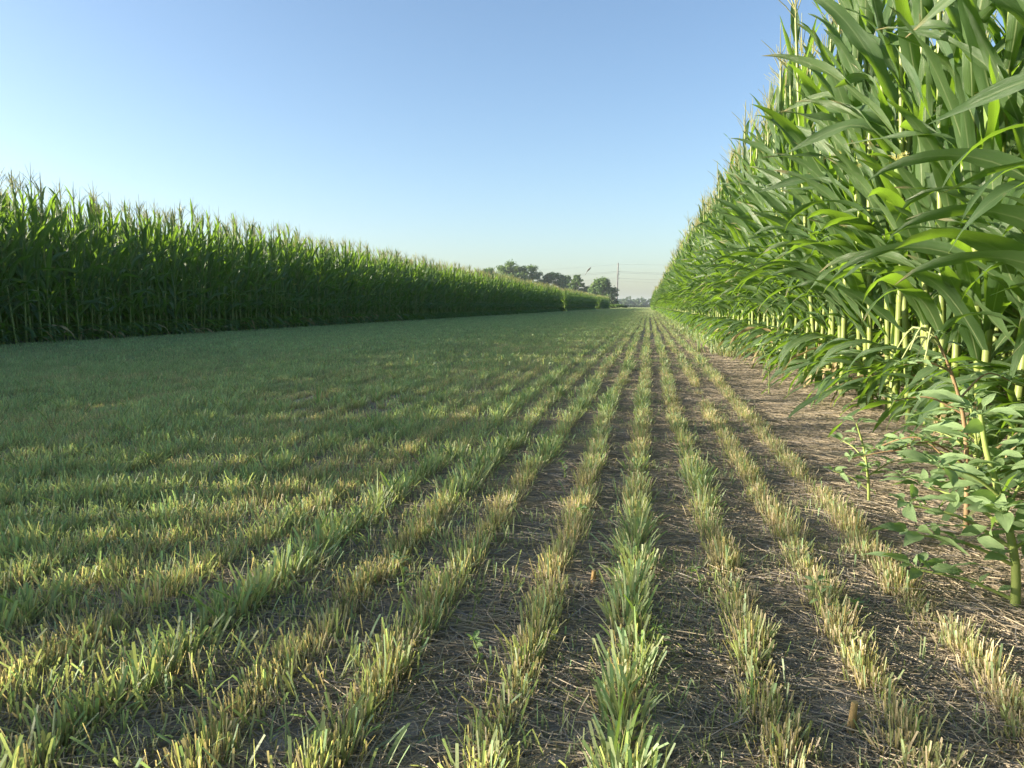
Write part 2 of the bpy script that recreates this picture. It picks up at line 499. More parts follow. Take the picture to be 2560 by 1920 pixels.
HERO = corn_classes(14, 4, 'h')
HERO_ME = {c: [leaf_mesh('corn_leaf_' + c, [M_LEAF], **d) for d in ds] for c, ds in HERO.items()}
DRY_ME = [leaf_mesh('dry_corn_leaf', [M_DRY], **dict(d, W=d['W'] * .7, twist=d['twist'] * 2, a1=R(170), ripple=.3)) for d in HERO['low'][:4]]


def stalk_geo(g, H, sides, r0=.019, seed=0, mat=0, dense=True):
    """jointed stalk that thickens at each node"""
    r = random.Random(seed)
    nodes = stalk_nodes(H)
    pts, rad, tin = [], [], []
    bx, by = r.uniform(-.03, .03), r.uniform(-.03, .03)

    def cen(z):
        s = z / H
        return (bx * math.sin(s * 3.0), by * math.sin(s * 2.6), z)
    zs = [-.02] + nodes + [H * .88]
    for i, z in enumerate(zs):
        rr = r0 * (1 - .55 * z / H)
        if dense and 0 < i < len(zs) - 1:
            for dz, f, tn in ((-.014, 1.0, (1, 1, 1)), (-.003, 1.09, (1.2, 1.1, .85)), (.008, 1.07, (.86, .92, .75)), (.03, 1.0, (1, 1, .95))):
                pts.append(cen(z + dz)); rad.append(rr * f); tin.append(tn)
        else:
            pts.append(cen(z)); rad.append(rr); tin.append((1, 1, 1))
    tube(g, pts, rad, sides, np.array(tin), mat)
    return cen, nodes


def stalk_nodes(H):
    n = 20
    return [H * (.030 + .79 * (i / (n - 1)) ** 1.18) for i in range(n)]


def tassel_geo(g, H, seed, mat=0, sides=4, rad=.0035):
    r = random.Random(seed)
    z0 = H * .85; L = H * .16
    tube(g, [(0, 0, z0), (.004, 0, z0 + L * .5), (.01, .006, z0 + L)], [rad * 1.2, rad * 1.3, rad * .6], sides, mat=mat)
    for i in range(r.randint(6, 9)):
        a = r.uniform(0, 6.28); zb = z0 + L * r.uniform(.12, .4); l = L * r.uniform(.4, .62); t = R(r.uniform(14, 42))
        d = np.array([math.cos(a) * math.sin(t), math.sin(a) * math.sin(t), math.cos(t)])
        b = np.array([0, 0, zb]); m = b + d * l * .5; e = b + d * l + np.array([d[0], d[1], -.25]) * l * .16
        tube(g, [b, m, e], [rad * .7, rad, rad * .5], 3 if sides < 5 else 4, mat=mat, cap=False)


HEIGHTS = {'right': 3.02, 'left': 2.62}
STALK_ME, TASSEL_ME = {}, {}
for side, H in HEIGHTS.items():
    STALK_ME[side] = []; TASSEL_ME[side] = []
    for s in range(5):
        g = Geo(); cen, nodes = stalk_geo(g, H, 9, .0175 if side == 'right' else .0155, s)
        STALK_ME[side].append((g.mesh('corn_stalk', [M_STALK]), cen))
        g = Geo(); tassel_geo(g, H, s + 20, sides=5)
        TASSEL_ME[side].append(g.mesh('corn_tassel', [M_TASSEL]))

g = Geo()
for lay, (rr, ln, tn) in enumerate(((.026, .20, 1), (.029, .17, 1), (.028, .13, 1))):
    zs = np.linspace(0, ln, 8); s = zs / ln
    tube(g, np.stack([0 * zs, 0 * zs, zs], 1), rr * np.maximum(np.sin(math.pi * (s * .86 + .12)) ** .7, .12), 9)
EAR_ME = g.mesh('corn_ear', [M_HUSK])
g = Geo()
for i in range(46):
    a = random.uniform(0, 6.28); sp_ = random.uniform(.15, 1.0); l = random.uniform(.05, .095)
    d = np.array([math.cos(a) * sp_, math.sin(a) * sp_, 1.0 - .35 * sp_]); d /= np.linalg.norm(d)
    b = np.array([math.cos(a) * .004, math.sin(a) * .004, .17])
    e = b + d * l + np.array([d[0], d[1], -.6]) * l * .5
    tube(g, [b, b + d * l * .6, e], [.0011, .0010, .0006], 3, cap=False)
SILK_ME = g.mesh('corn_silk', [M_SILK])


def leaf_plan(H, r, lean_az, spread, nl=None):
    """class, shape, height, azimuth, scale of every leaf on a plant"""
    nodes = stalk_nodes(H); out = []
    az0 = lean_az + r.gauss(0, spread)
    for i, z in enumerate(nodes):
        s = z / H
        if s > .76 and i % 3 == 0: continue
        if s < .09: c = 'low'
        elif s < .25: c = 'lowmid'
        elif s < .52: c = 'mid'
        elif s < .70: c = 'up'
        else: c = 'top'
        az = az0 + (math.pi if i % 2 else 0) + r.gauss(0, .55)
        sc = (H / 2.9) ** .5 * r.uniform(.88, 1.12)
        out.append((c, r.randrange(99), z, az, sc))
        if .06 < s < .34 and H > 2.8 and r.random() < .75: out.append((c, r.randrange(99), z + .05, lean_az + r.gauss(0, 1.1), sc * r.uniform(.75, 1.0)))
        if c == 'low': out.append(('low', r.randrange(99), z * 1.2, lean_az + r.gauss(0, 1.0), sc * r.uniform(.6, 1.0)))
    return out


def hero_plant(x, y, side, label, group, seed, lean_az, spread, silk_show=None):
    r = random.Random(seed)
    H = HEIGHTS[side]
    sc = r.uniform(.90, 1.06)
    root = thing('corn_plant', label, 'corn plant', (x, y, float(soil_z(np.array(x), np.array(y)))), (r.gauss(0, .035), r.gauss(0, .035), 0), group, sc)
    sm, cen = STALK_ME[side][r.randrange(5)]
    link('stalk', sm, root)
    c = cen(H * .88)
    link('tassel', TASSEL_ME[side][r.randrange(5)], root, (c[0], c[1], 0))
    for (cl, i, z, az, s) in leaf_plan(H, r, lean_az, spread):
        me = HERO_ME[cl][i % len(HERO_ME[cl])]
        p = cen(z)
        if cl == 'low' and z < H * .10 and r.random() < .13: me = DRY_ME[i % len(DRY_ME)]
        link('leaf', me, root, M=Matrix.Translation((p[0], p[1], z + .01)) @ Matrix.Rotation(az, 4, 'Z') @ Matrix.Rotation(r.gauss(0, .08), 4, 'Y') @ Matrix.Diagonal((s, s, s, 1)))
    if silk_show or (silk_show is None and r.random() < .14):
        z = H * r.uniform(.38, .42); p = cen(z); az = lean_az + r.uniform(-1.2, 1.2)
        e = link('ear', EAR_ME, root, M=Matrix.Translation((p[0] + .012 * math.cos(az), p[1] + .012 * math.sin(az), z)) @ Matrix.Rotation(az, 4, 'Z') @ Matrix.Rotation(R(r.uniform(12, 24)), 4, 'Y'))
        link('silk', SILK_ME, e)
    return root


ROW = 0.76
RX, LX = 1.27, -9.15
PI = math.pi
plants = []   # every plant position: (x, y, side, row)
rp = random.Random(8)
def row(side, k, y0, y1, off=0.0, sp=.165):
    y = y0
    while y < y1:
        x = (RX + k * ROW + off if side == 'right' else LX - k * ROW + off) + rp.gauss(0, .03)
        plants.append((x, y, side, k))
        y += sp * rp.uniform(.75, 1.3)

for kk in range(7): row('right', kk, -2.0, 92, 0.0, .15)
for kk in range(14): row('left', kk, -14.0, 79)
for kk in range(8): row('left', kk, 86, 135, -.15)
for kk in range(8): row('left', kk, 141, 176, .2)
for kk in range(5): row('right', kk, 97, 215, -.32)

heroes = []; rest = []
lim = {('right', 0): (1.9, 18.5), ('right', 1): (3.4, 12.0), ('right', 2): (5.8, 9.6), ('left', 0): (9.2, 27.2)}
for p in plants:
    a, b = lim.get((p[2], p[3]), (1, 0))
    (heroes if a <= p[1] <= b else rest).append(p)
print('corn heroes', len(heroes), 'rest', len(rest))

SILK_PLANT = min((p for p in heroes if p[2] == 'right' and p[3] == 0), key=lambda p: abs(p[1] - 4.05))
LEANER = min((p for p in heroes if p[2] == 'right' and p[3] == 0), key=lambda p: abs(p[1] - 3.25))
ONES = 'first second third fourth fifth sixth seventh eighth ninth tenth eleventh twelfth thirteenth fourteenth fifteenth sixteenth seventeenth eighteenth nineteenth'.split()
def ordinal(i):
    if i < 20: return ONES[i - 1]
    if i >= 100: return 'hundredth' if i == 100 else 'hundred and ' + ordinal(i - 100)
    t, u = divmod(i, 10)
    return (('', '', 'twentieth', 'thirtieth', 'fortieth', 'fiftieth', 'sixtieth', 'seventieth', 'eightieth', 'ninetieth')[t] if u == 0 else
            ('', '', 'twenty', 'thirty', 'forty', 'fifty', 'sixty', 'seventy', 'eighty', 'ninety')[t] + '-' + ONES[u - 1])


def plant_label(x, y, side, kk):
    row_ = sorted(p[1] for p in heroes if p[2] == side and p[3] == kk)
    edge = ((RX + kk * ROW) if side == 'right' else -LX) / math.tan(R(23.55 if side == 'right' else 43.65))       # where this row runs out of the picture
    inside = [q for q in row_ if q >= edge]
    if y >= edge: q, where = ordinal(inside.index(y) + 1), 'in from the picture edge'
    else: q, where = ordinal([v for v in row_ if v < edge][::-1].index(y) + 1), 'beyond the picture edge'
    kind = ('sunlit front-row', 'second-row', 'third-row')[kk] if side == 'right' else 'shaded edge-row'
    return q + ' ' + kind + ' corn plant ' + where + (', by the straw strip' if side == 'right' else ', across the field')


for n, (x, y, side, kk) in enumerate(heroes):
    if side == 'right':
        lab = plant_label(x, y, side, kk)
        grp = 'corn plants in the front row along the straw strip' if kk == 0 else 'corn plants behind the front row along the straw strip'
        if (x, y, side, kk) == SILK_PLANT:
            lab, ss = 'corn plant with thick pale stalk and yellow silk tuft, just behind the tall red-stemmed weed', True
        elif (x, y, side, kk) == LEANER:
            lab, ss = 'corn plant with leaning pale stalk and broad drooping leaves, behind the large green pigweed', None
        else: ss = None
        pl = hero_plant(x, y, side, lab, grp, n, PI + .12, 1.1 if kk == 0 else 1.6, ss)
        if (x, y, side, kk) == LEANER: pl.rotation_euler = (.03, -.10, 0)
    else:
        hero_plant(x, y, side, plant_label(x, y, side, kk), 'corn plants in the edge row across the mown field', n, .1, .8)

# the rest of both fields as one mass
FAR = corn_classes(7, 2, 'f')
VAR = []
for side, H in HEIGHTS.items():
    for s in range(7):
        r = random.Random(100 + s)
        g = Geo()
        cen, nodes = stalk_geo(g, H, 5, .02, s, 1, dense=False)
        g2 = Geo(); tassel_geo(g2, H, s, 0, 3, .0045)
        c = cen(H * .88)
        g.add(np.concatenate(g2.v) + np.array([c[0], c[1], 0]), np.concatenate(g2.q), None, (1, 1, 1), 2)
        for (cl, i, z, az, sc) in leaf_plan(H, r, PI if side == 'right' else 0.0, .9):
            p = cen(z)
            M = Matrix.Translation((p[0], p[1], z)) @ Matrix.Rotation(az, 4, 'Z') @ Matrix.Diagonal((sc, sc, sc, 1))
            leaf_geo(g, **FAR[cl][i % len(FAR[cl])], xf=M)
        VAR.append(g.mesh('corn_variant', [M_LEAF, M_STALK, M_TASSEL]))
N = len(rest)
Pn = np.array([(p[0], p[1], 0) for p in rest])
rt = np.stack([rng.normal(0, .04, N), rng.normal(0, .04, N), rng.normal(0, .45, N)], 1)
sc = rng.uniform(.90, 1.06, N)[:, None] * np.ones(3)
ix = np.array([(0 if p[2] == 'right' else 7) for p in rest]) + rng.integers(0, 7, N)
# joined instances come out in reverse order of linking or not; both fields keep their own half either way
o = scatter('corn', Pn, rt, sc, ix, VAR)
tag(o, 'dense mass of tall green corn behind and beyond the edge plants of both fields', kind='stuff')


# ------------------------------------------------------------------ cut stubble and grass
def blade(g, x, y, h, w, lean, az, tint0, tint1, segs=2, tip=1.0, curve=.4, face=None):
    face = random.uniform(0, 6.28) if face is None else face
    t = np.linspace(0, 1, segs + 1)
    th = lean * (1 + curve * t)
    hx = np.concatenate([[0], np.cumsum(np.sin(th[1:]) * h / segs)]); hz = np.concatenate([[0], np.cumsum(np.cos(th[1:]) * h / segs)])
    c = np.stack([x + hx * math.cos(az), y + hx * math.sin(az), hz - .004], 1)
    ww = w * .5 * (1 - (1 - tip) * t ** 1.5)
    s = np.array([math.cos(face), math.sin(face), 0])
    V = np.stack([c - s * ww[:, None], c + s * ww[:, None]], 1).reshape(-1, 3)
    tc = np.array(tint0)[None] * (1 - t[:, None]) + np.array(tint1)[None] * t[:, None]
    g.add(V, grid_quads(2, segs + 1), None, np.repeat(tc, 2, 0))


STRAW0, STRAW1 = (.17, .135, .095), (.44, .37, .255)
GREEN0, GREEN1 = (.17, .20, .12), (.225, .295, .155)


def tuft(n_stub, n_green, lx, ly, wide=1.0, h_s=(.035, .065), h_g=(.05, .105), wg=.005, segs=2, long=0, green_l=0):
    g = Geo()
    for i in range(n_stub):
        x, y = random.gauss(0, lx), random.uniform(-ly, ly)
        f = random.uniform(.65, 1.25); gr = random.random() < .30
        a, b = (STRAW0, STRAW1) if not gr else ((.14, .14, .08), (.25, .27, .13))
        az = math.atan2(y * .3, x) + random.gauss(0, .8)
        flat = random.uniform(.7, 1.25) if random.random() < .10 else 0
        blade(g, x, y, random.uniform(*h_s) * random.uniform(.55, 1.15), random.uniform(.0012, .0029) * wide, abs(random.gauss(.04, .17)) + abs(x) * 3.2 + flat, az,
              tuple(c * f for c in a), tuple(c * f for c in b), 1 if segs < 3 else 2, .9, .2)
    for i in range(n_green):
        x, y = random.gauss(0, lx), random.uniform(-ly, ly)
        f = random.uniform(.7, 1.3); yl = random.uniform(.85, 1.25)
        az = math.atan2(y * .3, x) + random.gauss(0, .9)
        cut = random.random() < .6
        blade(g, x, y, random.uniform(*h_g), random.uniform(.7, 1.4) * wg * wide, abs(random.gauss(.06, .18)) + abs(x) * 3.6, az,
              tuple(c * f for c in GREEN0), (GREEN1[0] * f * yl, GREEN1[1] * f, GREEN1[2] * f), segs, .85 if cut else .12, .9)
    for i in range(long):
        x, y = random.gauss(0, lx), random.uniform(-ly, ly)
        blade(g, x, y, random.uniform(.13, .19), random.uniform(.005, .0085), random.uniform(.15, .5), random.uniform(0, 6.28),
              GREEN0, (.12, .21, .035), 4, .3, 1.3)
    return g.mesh('tuft', [M_BLADE], False)


random.seed(4)
TUFT = []
# 0-3 straw, 4-7 mixed, 8-11 green: near
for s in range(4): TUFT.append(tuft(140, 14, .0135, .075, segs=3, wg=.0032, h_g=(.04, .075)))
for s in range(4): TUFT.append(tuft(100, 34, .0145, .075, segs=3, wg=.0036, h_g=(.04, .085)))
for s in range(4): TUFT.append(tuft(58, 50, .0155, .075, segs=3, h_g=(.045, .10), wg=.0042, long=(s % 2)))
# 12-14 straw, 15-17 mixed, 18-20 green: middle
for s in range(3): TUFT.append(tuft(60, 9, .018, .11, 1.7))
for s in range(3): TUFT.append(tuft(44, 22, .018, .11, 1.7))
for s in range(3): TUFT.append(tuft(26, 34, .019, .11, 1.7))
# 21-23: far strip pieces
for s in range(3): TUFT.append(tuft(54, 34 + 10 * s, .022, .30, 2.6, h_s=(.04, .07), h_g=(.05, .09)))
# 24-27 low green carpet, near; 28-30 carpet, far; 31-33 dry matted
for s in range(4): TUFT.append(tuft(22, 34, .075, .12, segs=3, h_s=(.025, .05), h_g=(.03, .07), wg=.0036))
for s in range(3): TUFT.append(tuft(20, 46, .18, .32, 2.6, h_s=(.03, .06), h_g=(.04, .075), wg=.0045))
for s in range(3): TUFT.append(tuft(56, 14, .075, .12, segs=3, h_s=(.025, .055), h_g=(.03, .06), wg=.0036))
# order of the joined instances is fixed by the index; weeds in the gaps use the green ones
P, RT, SC, IX = [], [], [], []
SP = .181


def visible(x, y):
    a = math.degrees(math.atan2(x, y))
    return -53 < a < 62 and y > .15


def put(x, y, idx, rz=None, s=1.0, sz=1.0):
    P.append((x, y, float(soil_z(np.array(x), np.array(y))) if (y < 12 and x > -2.8) else 0.0))
    RT.append((random.gauss(0, .05), random.gauss(0, .05), (random.choice((0, PI)) + random.gauss(0, .12)) if rz is None else rz))
    SC.append((s, s, s * sz)); IX.append(idx)


ROWS = [-.02 + SP * i for i in range(3, -51, -1)]
row_bias = {r: random.uniform(-.05, .12) for r in ROWS}
for r_, b_ in zip(ROWS, (-.05, -.26, -.07, -.02, .02, .02, .0)): row_bias[r_] = b_
for ri, x0 in enumerate(ROWS):
    wob = random.uniform(0, 50)
    dens = 1.0
    y = .2
    while y < 215:
        near = y < 7.0
        mid = y < 42
        step = .075 if near else (.15 if mid else .5)
        yy = y + random.uniform(-.3, .3) * step
        xx = x0 + .05 * (float(noise2(yy * .45, wob, 5)) - .5) + random.gauss(0, .008)
        y += step
        if x0 < -1.2 and not visible(xx, yy): continue
        if not visible(xx, yy): continue
        if 79.6 < yy < 87.2 and xx < -1.0: continue
        gap = float(noise2(yy * 1.6, wob + 9, 6))
        if near and gap < (.15 if ri not in (0, 1) else .12) and random.random() < .75: continue
        f = float(noise2(yy * 1.1 + 3, wob, 7)) * .65 + float(noise2(yy * 3.2, wob + 4, 8)) * .35 + row_bias[x0] + min(.14, max(0, -x0 - .9) * .12)
        cls = 0 if f < .46 else (1 if f < .60 else 2)
        hs = random.uniform(.52, .98) * (1.0 if x0 > -1 else .9)
        if near: put(xx, yy, cls * 4 + random.randrange(4), s=1.0, sz=hs)
        elif mid: put(xx, yy, 12 + cls * 3 + random.randrange(3), s=1.0, sz=hs)
        else: put(xx, yy, 21 + random.randrange(3), s=1.0, sz=hs)

# carpet that closes over the rows towards the shaded field
for i in range(42000):
    y = .2 + 44 * random.random() ** 1.55; x = random.uniform(-9.1, -.3)
    if not visible(x, y): continue
    cov = min(1, max(0, (-x - .28) / .7)) * (.8 if y < 3.5 else (.45 if x > -4 else .7))
    if random.random() > cov: continue
    if y < 9 or x > -3.0 and y < 14:
        n = float(noise2(x * 1.3, y * .9, 12))
        put(x, y, (31 + random.randrange(3)) if n < .38 and random.random() < .6 else 24 + random.randrange(4), random.uniform(0, 6.28), random.uniform(.8, 1.15))
    else:
        put(x, y, 28 + random.randrange(3), random.uniform(0, 6.28), random.uniform(.8, 1.1))
for i in range(7000):
    y = 44 + 160 * random.random(); x = random.uniform(-9.0, -.9)
    if not 79.4 < y < 87.4: put(x, y, 28 + random.randrange(3), random.uniform(0, 6.28), random.uniform(1.0, 1.3))
# stray blades between the open rows
for i in range(330):
    y = .5 + 8 * random.random() ** 1.4; x = random.uniform(-1.0, .55)
    put(x, y, 24 + random.randrange(4), random.uniform(0, 6.28), random.uniform(.45, .8))
# green foot of the sunlit corn, farther down
for i in range(900):
    y = random.uniform(9, 90); x = RX - .12 + random.gauss(0, .16) - .1
    put(x, y, 18 + random.randrange(3), random.uniform(0, 6.28), random.uniform(1.0, 1.8))
# grass mown in the gap and the far end
for i in range(2500):
    y = random.uniform(78, 300); x = random.uniform(-26, -8.5) if y < 90 else random.uniform(-14, 3)
    if y > 178: put(x, y, 28 + random.randrange(3), random.uniform(0, 6.28), random.uniform(1.1, 1.5))
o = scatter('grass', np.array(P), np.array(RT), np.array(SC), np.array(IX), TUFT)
tag(o, 'mown rows of straw coloured stubble and short green grass across the field', kind='stuff')
print('tufts', len(P))

# loose straw
random.seed(9)
LIT = []
for s in range(8):
    g = Geo()
    for i in range(60):
        a = random.uniform(0, PI) if random.random() < .6 else random.gauss(0, .35); l = random.uniform(.02, .13); w = random.uniform(.0008, .0019)
        c = np.array([random.gauss(0, .09), random.gauss(0, .09), random.uniform(.001, .009)]); d = np.array([math.cos(a), math.sin(a), random.gauss(0, .06)]) * l * .5
        b = np.array([-math.sin(a), math.cos(a), 0]) * random.gauss(0, .12) * l
        f = random.uniform(.55, 1.2); col = (.46 * f, .38 * f, .26 * f) if random.random() < .72 else (.26 * f, .24 * f, .215 * f)
        tube(g, [c - d, c + b * .5, c + d], [w * .5] * 3, 3, col, cap=False)
    LIT.append(g.mesh('litter', [M_STRAW], False))
P, RT, SC, IX = [], [], [], []
for i in range(10500):
    y = .4 + 13.5 * random.random() ** 1.5
    if random.random() < .5: x = random.uniform(.62, 1.75)
    else: x = random.uniform(-1.7, .8)
    if x < -.8 and random.random() < (-x - .8): continue
    P.append((x, y, float(soil_z(np.array(x), np.array(y))) + .001)); RT.append((random.gauss(0, .03), random.gauss(0, .03), random.choice((0, PI)) + random.gauss(0, .5))); s = random.uniform(.7, 1.15); SC.append((s, s, 1)); IX.append(random.randrange(8))
for i in range(2600):
    y = random.uniform(13, 60); x = random.uniform(.62, 1.5); s = random.uniform(1.2, 1.8)
    P.append((x, y, .003)); RT.append((0, 0, random.choice((0, PI)) + random.gauss(0, .5))); SC.append((s, s, 1)); IX.append(random.randrange(8))
o = scatter('straw_litter', np.array(P), np.array(RT), np.array(SC), np.array(IX), LIT)
tag(o, 'loose pale straw lying on the soil between rows and beside the corn', kind='stuff')


# ------------------------------------------------------------------ weeds
def weed_leaf(name, L, W, seed, a0=50, a1=105, pet=.28, mat=None):
    return leaf_mesh(name, [mat or M_WEED], L=L, W=W, a0=R(a0), a1=R(a1), p=1.0, fold=.22, ripple=.05, twist=.15 * (seed % 3 - 1), side=.05 * (seed % 3 - 1), segs=12, cols=6, seed=seed, profile='ovate', petiole=pet)


WL = [weed_leaf('weed_leaf', .125, .033, s, 45 + 5 * s, 95 + 6 * s) for s in range(4)]
WS = [weed_leaf('weed_leaf_small', .06, .021, s, 35 + 6 * s, 85 + 8 * s, .15) for s in range(4)]
WN = [weed_leaf('weed_leaf_narrow', .085, .018, s, 40 + 6 * s, 110 + 8 * s, .1) for s in range(4)]


def spline(pts, n):
    pts = np.array(pts, float); t = np.linspace(0, len(pts) - 1, n); out = []
    for q in t:
        i = min(int(q), len(pts) - 2); f = q - i
        p0 = pts[max(i - 1, 0)]; p1 = pts[i]; p2 = pts[i + 1]; p3 = pts[min(i + 2, len(pts) - 1)]
        out.append(.5 * ((2 * p1) + (-p0 + p2) * f + (2 * p0 - 5 * p1 + 4 * p2 - p3) * f * f + (-p0 + 3 * p1 - 3 * p2 + p3) * f ** 3))
    return np.array(out)


def put_leaf(parent, me, p, az, tilt, s):
    return link('leaf', me, parent, M=Matrix.Translation(Vector(p)) @ Matrix.Rotation(az, 4, 'Z') @ Matrix.Rotation(tilt, 4, 'Y') @ Matrix.Rotation(rw.gauss(0, .5), 4, 'Z') @ Matrix.Rotation(rw.gauss(0, .45), 4, 'X') @ Matrix.Diagonal((s, s, s, 1)))


def leafy_stem(root, pts, r0, mat, leaves, n, s0, s1, rnd, sides=8, start=.15, rosette=6, name='stem', small=None):
    sp_ = spline(pts, 14)
    g = Geo(); tube(g, sp_, np.linspace(r0, r0 * .45, len(sp_)), sides)
    st = link(name, g.mesh(name, [mat]), root)
    az = rnd.uniform(0, 6.28)
    for i in range(n):
        f = start + (1 - start) * i / max(n - 1, 1)
        p = sp_[min(int(f * 13), 13)]
        az += 2.4 + rnd.gauss(0, .25)
        put_leaf(st if name == 'branch' else root, rnd.choice(leaves), p, az, rnd.gauss(0, .18), (s0 + (s1 - s0) * f) * rnd.uniform(.85, 1.15))
    for i in range(rosette):
        az += 2.4
        put_leaf(st if name == 'branch' else root, rnd.choice(small or leaves), sp_[-1], az, -.35 + .1 * i, s1 * (.55 + .09 * i) * rnd.uniform(.85, 1.1))
    return st, sp_


rw = random.Random(21)
pig = thing('pigweed', 'large light green broadleaf weed with thick pale stem at the right edge', 'weed', (.715, 1.60, .005))
st, sp_ = leafy_stem(pig, [(0, 0, 0), (-.005, .0, .10), (-.03, .01, .21), (-.06, .02, .31), (-.075, .02, .385)], .0095, M_WSTEM, WL, 34, .85, 1.0, rw, start=.25, rosette=10, small=WL)
for (h, az, l, up) in ((.05, 2.95, .17, .04), (.09, 3.25, .20, .06), (.13, 3.05, .19, .075), (.17, 2.5, .15, .06), (.16, 4.2, .15, .07), (.22, 3.4, .13, .06), (.12, .2, .14, .06), (.2, .8, .12, .06)):
    k_ = sp_[min(int(h / .385 * 13), 13)]
    a = np.array([math.cos(az), math.sin(az), 0])
    leafy_stem(pig, [k_, k_ + a * l * .5 + np.array([0, 0, up * .75]), k_ + a * l + np.array([0, 0, up])], .0042, M_WSTEM, WL + WS, 10, .55, .78, rw, 6, .3, 7, 'branch', WL)

red = thing('pigweed', 'tall spindly weed with reddish stem and drooping narrow flower spikes before the corn', 'weed', (.82, 2.12, .005))
st, sp_ = leafy_stem(red, [(0, 0, 0), (-.005, 0, .15), (-.02, 0, .30), (-.055, 0, .42), (-.10, 0, .52)], .0075, M_RSTEM, WN, 14, .6, .8, rw, start=.3, rosette=6, small=WN)
for (h, az, l, up) in ((.12, 3.1, .28, .10), (.15, 2.9, .22, .14), (.19, 3.4, .2, .08), (.2, 1.2, .15, .08), (.28, 3.0, .16, .05), (.33, .3, .14, .08), (.4, 3.3, .12, .03)):
    k_ = sp_[min(int(h / .52 * 13), 13)]
    a = np.array([math.cos(az), math.sin(az), 0])
    leafy_stem(red, [k_, k_ + a * l * .5 + np.array([0, 0, up * .8]), k_ + a * l + np.array([0, 0, up * .55])], .0032, M_RSTEM, WN + WS, 9, .6, .7, rw, 5, .3, 6, 'branch', WN)
for i in range(6):
    az = rw.uniform(2.3, 4.2); l = rw.uniform(.05, .10); a = np.array([math.cos(az), math.sin(az), 0])
    g = Geo(); e = sp_[-1 - (i % 2)]
    tube(g, spline([e, e + a * l * .6 + np.array([0, 0, .02]), e + a * l + np.array([0, 0, -.035])], 7), np.linspace(.004, .0015, 7), 6)
    link('flower_spike', g.mesh('flower_spike', [M_FLOWER]), red)

sm = thing('pigweed', 'knee-high slender weed with bluish green leaves standing alone on the straw strip', 'weed', (.655, 2.39, .005))
st, sp_ = leafy_stem(sm, [(0, 0, 0), (-.005, 0, .08), (-.02, 0, .17), (-.045, 0, .25)], .005, M_WSTEM, WL + WN, 15, .42, .6, rw, start=.25, rosette=6, small=WL)
for (h, az, l, up) in ((.07, 3.0, .10, .05), (.11, .3, .12, .05), (.14, 2.2, .09, .05), (.1, 4.4, .09, .04)):
    k_ = sp_[min(int(h / .25 * 13), 13)]
    a = np.array([math.cos(az), math.sin(az), 0])
    leafy_stem(sm, [k_, k_ + a * l * .5 + np.array([0, 0, up * .7]), k_ + a * l + np.array([0, 0, up])], .0026, M_WSTEM, WS + WN, 5, .6, .75, rw, 5, .35, 5, 'branch', WS)

bw = thing('pigweed', 'bushy pale weed filling the space between the red-stemmed weed and the corn stalks', 'weed', (1.0, 2.5, .005))
st, sp_ = leafy_stem(bw, [(0, 0, 0), (-.01, 0, .12), (-.03, 0, .24), (-.05, 0, .33)], .006, M_WSTEM, WL + WN, 24, .7, .85, rw, start=.2, rosette=8, small=WL)
for (h, az, l, up) in ((.05, 3.1, .22, .05), (.08, 2.8, .2, .09), (.12, 3.5, .2, .08), (.15, 2.4, .16, .07), (.1, 4.3, .16, .06), (.2, 3.2, .15, .06)):
    k_ = sp_[min(int(h / .33 * 13), 13)]
    a = np.array([math.cos(az), math.sin(az), 0])
    leafy_stem(bw, [k_, k_ + a * l * .5 + np.array([0, 0, up * .75]), k_ + a * l + np.array([0, 0, up])], .0035, M_WSTEM, WL + WN, 9, .5, .7, rw, 5, .25, 6, 'branch', WL)

far_weed = thing('pigweed', 'thin dark weed rising at the stubble edge farther along the straw strip', 'weed', (.78, 5.2, .005))
leafy_stem(far_weed, [(0, 0, 0), (0, 0, .12), (-.02, 0, .24), (-.05, 0, .34)], .004, M_WSTEM, WN + WS, 14, .6, .8, rw, start=.3, rosette=6)

SMALL = [((.327, 1.485), .085, WL, .42, 'small pale weed with round leaf pairs in the gap of the strawy row'),
         ((-.475, 1.422), .10, WN, .55, 'upright narrow-leaved weed growing beside a broken stubble row'),
         ((-.262, 1.155), .06, WS, .6, 'low bright weed with three-part leaves near the bottom of the picture'),
         ((-.27, 2.52), .08, WS, .7, 'small yellow green weed in bare soil between middle stubble rows'),
         ((.11, 1.568), .07, WN, .45, 'narrow green weed tucked against the row of mixed stubble'),
         ((-.17, 2.05), .05, WS, .75, 'low spreading weed on dark soil between two stubble rows'),
         ((.40, 1.50), .045, WS, .6, 'tiny grey green seedling on the soil near the strawy row'),
         ((-.72, 1.30), .06, WN, .55, 'low rosette of dull green leaves among dry stubble'),
         ((-.36, 3.1), .07, WS, .75, 'yellowish weed poking out of a stubble row farther back'),
         ((.03, 1.28), .05, WS, .55, 'tiny dark green weed beside the middle stubble row')]
for (x, y), h, lv, s, lab in SMALL:
    h *= .75; s *= .7
    w = thing('broadleaf_weed', lab, 'weed', (x, y, float(soil_z(np.array(x), np.array(y)))), group='small weeds between the stubble rows')
    leafy_stem(w, [(0, 0, 0), (.004, 0, h * .5), (-.006, .004, h)], .0022, M_WSTEM, lv, 8, s * .8, s, rw, 5, .2, 5)

